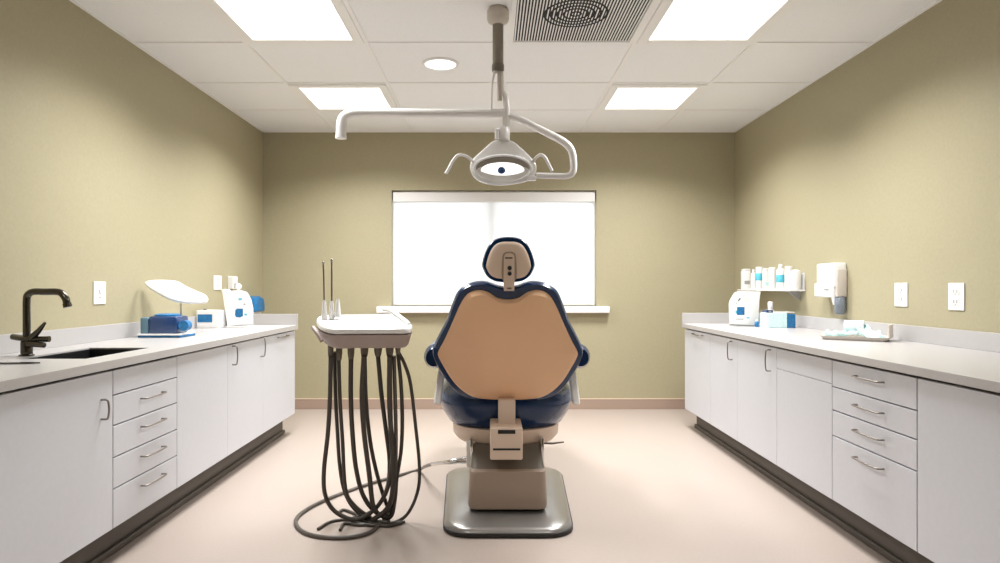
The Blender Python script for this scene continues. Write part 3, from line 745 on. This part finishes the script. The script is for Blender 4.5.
obj('backrest', b, 'navy', ch, 60)
b = NB()
bnv = bn
c2 = cc
rings = []
for s, o in ((1.0, -.004), (1.0, .006), (.985, .012), (.93, .018), (.80, .026), (.62, .034), (.4, .038), (.2, .039), (.05, .039)):
    ring = []
    for p in ri:
        q = c2 + (p - c2) * s
        rel = abs(q.x - c2.x) / .36
        crease = .012 if rel < .52 else .012 * max(0, 1 - (rel - .52) / .07)
        ring.append(q + bnv * (o + crease * (1 if s < .95 else 0)))
    rings.append(ring)
loft(b, rings); obj('back_shell', b, 'tan', ch, 35, label='tan plastic back shell')
# strap and bracket below
b = NB(); q0, q1 = P(498.3, 400, 3.34), P(515.3, 437, 3.34)
box(b, q0.x, q1.x, 3.325, 3.47, q1.z, q0.z, .004); obj('back_strap', b, 'tan_light', ch, 40)
q0, q1 = P(490, 429, 3.20), P(523, 461.5, 3.20)
b = NB(); box(b, q0.x, q1.x, 3.225, 3.50, q1.z, q0.z, .008); hb = obj('hinge_bracket', b, 'tan_light', ch, 40)
q0, q1 = P(493, 449.6, 3.2), P(520.5, 451.6, 3.2); obj('slot', box(NB(), q0.x, q1.x, 3.223, 3.226, q1.z, q0.z), 'black', hb)
q0, q1 = P(498, 431, 3.2), P(515.5, 435, 3.2); obj('slot', box(NB(), q0.x, q1.x, 3.2235, 3.2265, q1.z, q0.z), 'black', hb)
# headrest
ho = closed_smooth([P(x, y, 3.2) for x, y in sym([(508.5, 236.5), (499, 237.5), (491.5, 241.5), (486, 250), (482.2, 262), (482.6, 268), (487, 276), (494, 280.6), (501, 282), (508.5, 282.4)], 508.5)], 4)
hi = closed_smooth([P(x, y, 3.2) for x, y in sym([(508.5, 241.8), (501, 242.2), (494.5, 245.5), (489.5, 253.5), (486.4, 264), (486.8, 269), (490.5, 275), (496, 278), (502, 278.8), (508.5, 279)], 508.5)], 4)
hc_ = P(508.5, 261, 3.2); hn_ = Vector((0, -1, 0))
b = NB(); dome(b, ho, [(.3, -.10), (.75, -.095), (.93, -.075), (1.0, -.04), (.995, -.012), (.95, 0), (.5, 0), (.1, 0)], hn_, hc_)
hd = obj('headrest', b, 'navy', ch, 60)
b = NB(); dome(b, hi, [(1.0, -.003), (1.0, .005), (.95, .010), (.8, .015), (.5, .019), (.1, .02)], hn_, hc_)
obj('headrest_shell', b, 'tan_light', hd, 50, label='pale tan shell')
b = NB()
ring = [P(x, y, 3.176) for x, y in ((504, 291), (503.6, 280), (504, 257), (505, 254.3), (507, 253.3), (511, 253.3), (513.4, 254.3), (514.4, 257), (514.6, 280), (514.2, 291))]
loft(b, [ring, [v + Vector((0, .03, 0)) for v in ring]])
hb = obj('headrest_bracket', b, 'tan_light', hd, 35)
def hp(name, x0, y0, x1, y1, mt, d=3.176):
    q0, q1 = P(x0, y0, d), P(x1, y1, d); obj(name, box(NB(), q0.x, q1.x, d - .0015, d + .001, q1.z, q0.z), mt, hb)
hp('slot', 505, 257.3, 512.5, 258.6, 'black'); hp('slot', 507, 287.5, 511.5, 289.3, 'taupe_dark')
for (x, y, r_) in ((509.6, 268, 2.2), (509.6, 273.6, 2.1)):
    k = P(x, y, 3.176); R4 = Matrix.Rotation(math.radians(90), 4, 'X').to_3x3()
    obj('lock_knob', lathe(NB(), [(r_ * .0049, -.002), (r_ * .0049, .006), (r_ * .003, .009)], k, 16, M4=R4), 'black', hb, 40)
obj('bracket_recess', dome(NB(), closed_smooth([P(x, y, 3.181) for x, y in ((502, 279), (502.2, 258), (504.5, 252.6), (509, 251.8), (514, 252.6), (516, 258), (516.3, 279), (509, 279.5))], 3), [(1, 0), (1, .002), (.9, .002)], hn_), 'taupe', hb, 40)
# armrests and their posts
for s in (-1, 1):
    ax = CX + s * .385
    b = NB(); rings = []
    for i in range(10):
        f = i / 9; y = 3.40 + .50 * f; e = math.sin(math.pi * min(1, max(.0, (f * 1.0 + .04) * 6)) / 2) if f < .15 else 1
        e = max(.55, min(1, .72 + f * 3)) * (1 if f < .85 else 1 - (f - .85) * 2.2)
        rings.append([Vector((ax + .057 * e * math.cos(a), y, .832 + .070 * e * math.sin(a) * (1 if math.sin(a) > 0 else .85))) for a in [2 * math.pi * k / 20 for k in range(20)]])
    loft(b, rings); obj('armrest', b, 'navy', ch, 60)
    b = NB(); rings = []
    for i in range(8):
        f = i / 7; z = .79 - .21 * f; x = CX + s * (.345 + .036 * f - .01 * f * f); w = .019
        rings.append([Vector((x - w, 3.50 - .05 * f, z)), Vector((x + w, 3.50 - .05 * f, z)), Vector((x + w, 3.62 - .05 * f, z)), Vector((x - w, 3.62 - .05 * f, z))])
    loft(b, rings)
    o = obj('armrest_post', b, 'traywhite', ch, 60)
    md = o.modifiers.new('bevel', 'BEVEL'); md.width = .008; md.segments = 3; md.limit_method = 'ANGLE'
# foot control levers / pipes
b = NB(); tube(b, [P(541, 443, 3.6), P(552, 443.5, 3.6), P(564, 442, 3.6)], [.006, .006, .004], 8)
obj('side_lever', b, 'taupe_dark', ch, 60)
b = NB()
tube(b, [P(474, 461.5, 3.62), P(460, 462, 3.62), P(445, 462.5, 3.62), P(432, 464, 3.7)], .011, 10, 4)
tube(b, [P(472, 456, 3.60), P(462, 458.5, 3.6), P(450, 461, 3.6), P(438, 463, 3.65)], .008, 10, 4)
obj('hose_connector', b, 'chrome', ch, 60)
q = P(470, 452, 3.55); obj('valve_block', box(NB(), q.x - .018, q.x + .03, 3.50, 3.60, q.z - .07, q.z + .07, .006), 'traywhite', ch)

# ------------------------------------------------------------------ delivery unit
du = thing('delivery_unit', (P(365, 0, 3.2).x, 3.2, 0), 'white instrument tray unit with dark hoses hanging to the floor', 'dental delivery unit')
def tp(x, y):       # a point of the sloping tray deck: nearer the lower it shows
    return P(x, y, 3.05 + (331 - y) / 15.5 * .36)
deck = closed_smooth([tp(*p) for p in ((337, 316.6), (352, 316.2), (382, 315.6), (396, 315.3), (404.5, 319), (411, 324.5), (412, 328), (408.5, 331), (390, 331.3), (350, 331.5), (333, 331.6), (322, 328.5), (316.8, 323), (318, 319), (326, 317))], 4)
up = Vector((0, -.15, 1)).normalized()
b = NB(); dome(b, deck, [(.95, -.016), (1.0, -.010), (1.0, .004), (.985, .010), (.95, .011), (.93, .006), (.5, .004), (.1, .004)], up)
tr_ = obj('tray_top', b, 'traywhite', du, 50, label='glossy white tray top')
b = NB()
dc_ = sum(deck, Vector()) / len(deck)
dome(b, deck, [(1.0, -.018), (.985, -.03), (.93, -.075), (.88, -.086), (.5, -.09)], up)
obj('tray_housing', b, 'traybody', du, 50, label='mauve grey housing under the tray')
b = NB(); tube(b, [P(409.5, 324.5, 3.16), P(400, 316.5, 3.30), P(391, 310.5, 3.44), P(384, 309.2, 3.55)], .0095, 12, 4)
obj('tray_rail', b, 'traywhite', du, 60)
b = NB(); tube(b, [P(313, 327.5, 3.16), P(317, 333, 3.12), P(322, 341, 3.1)], .010, 10, 4)
obj('side_grip', b, 'traybody', du, 60)
for x, y, h in ((324.3, 319, 19), (331.7, 319, 18), (337.8, 317, 18)):
    d = 3.30; k = P(x, y, d); hh = h * d / F
    c_ = obj('instrument_holder', lathe(NB(), [(.017, 0), (.013, hh * .4), (.010, hh * .85), (.006, hh)], k, 16), 'traywhite', du, 60)
    if x < 335:
        top = P(x - (1.0 if x < 330 else 0), 263 if x < 330 else 260.5, d)
        obj('instrument_rod', tube(NB(), [k + Vector((0, 0, hh * .8)), top], .0042, 8), 'nickel', c_, 60)
        obj('rod_tip', lathe(NB(), [(.006, -.006), (.008, 0), (.005, .008)], top, 10), 'chrome', c_, 60)
def hd_(y): return 3.17 + max(0, (y - 350)) / 170 * .16
def HP(x, y, r, dd=0):
    d = hd_(y) + dd; p = P(x, y, d)
    if p.z < r:                       # lies on the floor at that line of sight
        d = F * (CH - r) / (y - VY); p = P(x, y, d)
    return p
sockets = [(330.7, 345, 5.6, 15), (339.2, 345, 6.4, 15), (351, 345, 7, 14), (364.4, 344, 8, 13), (378, 343, 8, 13), (389.7, 342, 8, 14), (398, 342, 5.5, 12)]
for i, (x, y, w, h) in enumerate(sockets):
    d = 3.17; k = P(x, y, d); hh = h * d / F; r = w * d / F / 2
    obj('hose_socket', lathe(NB(), [(r, 0), (r, -hh * .55), (r * .75, -hh), (r * .5, -hh)], k, 16), 'taupe_dark', du, 50)
hoses = [
 (3.0, -.02, [(330.7, 356), (330, 395), (328, 432), (324, 470), (325, 494), (334, 510.5), (352, 519.5), (366, 516), (380, 503), (389, 483), (392.5, 451), (390.5, 415), (389.7, 356)]),
 (2.6, .0, [(338.6, 356), (340, 400), (342.5, 440), (345.5, 488), (354, 505), (372, 519)]),
 (2.6, .02, [(334.5, 352), (335.5, 395), (337.5, 432), (340, 468), (345.5, 494), (356, 510.5), (371, 520.5), (388, 519), (394.5, 500), (397, 477), (401, 451), (402.3, 420), (401, 385), (398, 354)]),
 (3.2, .0, [(351, 356), (350.8, 395), (352.3, 430), (356, 468), (363.5, 496), (376, 512), (390, 517), (394.5, 500), (396, 480)]),
 (3.4, -.03, [(364, 356), (362, 395), (364, 432), (369, 472), (372.5, 503), (376, 511)]),
 (2.8, .03, [(364.6, 356), (366, 400), (370, 440), (376, 470), (383.5, 496), (390, 512)]),
 (3.0, .03, [(378, 356), (381.5, 395), (386, 430), (389.5, 460), (388, 485), (380, 503), (368, 514), (352, 519)]),
 (3.4, -.03, [(389.7, 356), (389.5, 400), (391.5, 440), (393.5, 475), (391, 500), (384, 512), (372, 520)]),
 (2.3, .0, [(399, 353), (404.5, 364), (410.5, 384), (416, 430), (419.4, 466), (418, 490), (409.5, 511), (398, 521), (376, 525.5), (352, 522)]),
]
for w, dd, pts in hoses:
    r = w * 3.2 / F * .76
    b = NB(); tube(b, [HP(x, y, r, dd) for x, y in pts], r, 10, 6)
    for v in b.verts: v.co.z = max(v.co.z, .0005)
    obj('hose', b, 'hose', du, 60)
# loops lying on the floor
def FP(x, y, r): return P(x, y, F * (CH - r) / (y - VY))
r = .010
pts = [P(433, 464, 3.7), P(426, 466, 3.9), FP(418, 470, r), FP(397, 476, r), FP(362.5, 486, r), FP(324, 500.5, r), FP(303, 512, r), FP(295.6, 521.5, r), FP(302.8, 531.5, r), FP(322, 537, r), FP(349.7, 537.2, r), FP(370, 532, r), FP(383, 521, r), HP(390, 505, r), HP(394.5, 480, r), HP(396, 440, r), HP(394, 356, r)]
b = NB(); tube(b, pts, r, 10, 8)
for v in b.verts: v.co.z = max(v.co.z, .0005)
obj('supply_hose', b, 'hose_light', du, 60, label='grey supply hose looping over the floor to the chair')
for pts in ([(405, 522), (385, 523), (365, 518), (345, 510), (338, 513)], [(318, 529), (330, 522), (345, 519.5), (360, 521), (385, 526), (402, 523)], [(340, 530), (345, 523.5), (362, 525), (390, 521)]):
    b = NB(); tube(b, [FP(x, y, .008) for x, y in pts], .008, 8, 6); 
    for v in b.verts: v.co.z = max(v.co.z, .0005)
    obj('hose', b, 'hose', du, 60)

# ------------------------------------------------------------------ daylight
w = bpy.data.worlds.new('sky'); S.world = w; w.use_nodes = True
nt = w.node_tree; bg = nt.nodes['Background']
bg.inputs['Color'].default_value = (.93, .97, 1, 1); bg.inputs['Strength'].default_value = 5

# ------------------------------------------------------------------ camera
cam = bpy.data.cameras.new('camera'); co = bpy.data.objects.new('camera', cam); COL.objects.link(co)
cam.sensor_width = 36; cam.lens = F * 36 / 1000
cam.shift_x = (500 - VX) / 1000; cam.shift_y = (VY - 281.5) / 1000
co.location = (0, 0, CH); co.rotation_euler = (math.radians(90), 0, 0)
cam.clip_start = .05; cam.clip_end = 100
S.camera = co
S.view_settings.view_transform = 'Standard'; S.view_settings.look = 'None'
S.view_settings.gamma = 1; S.view_settings.use_curve_mapping = False
S.view_settings.exposure = 0.0
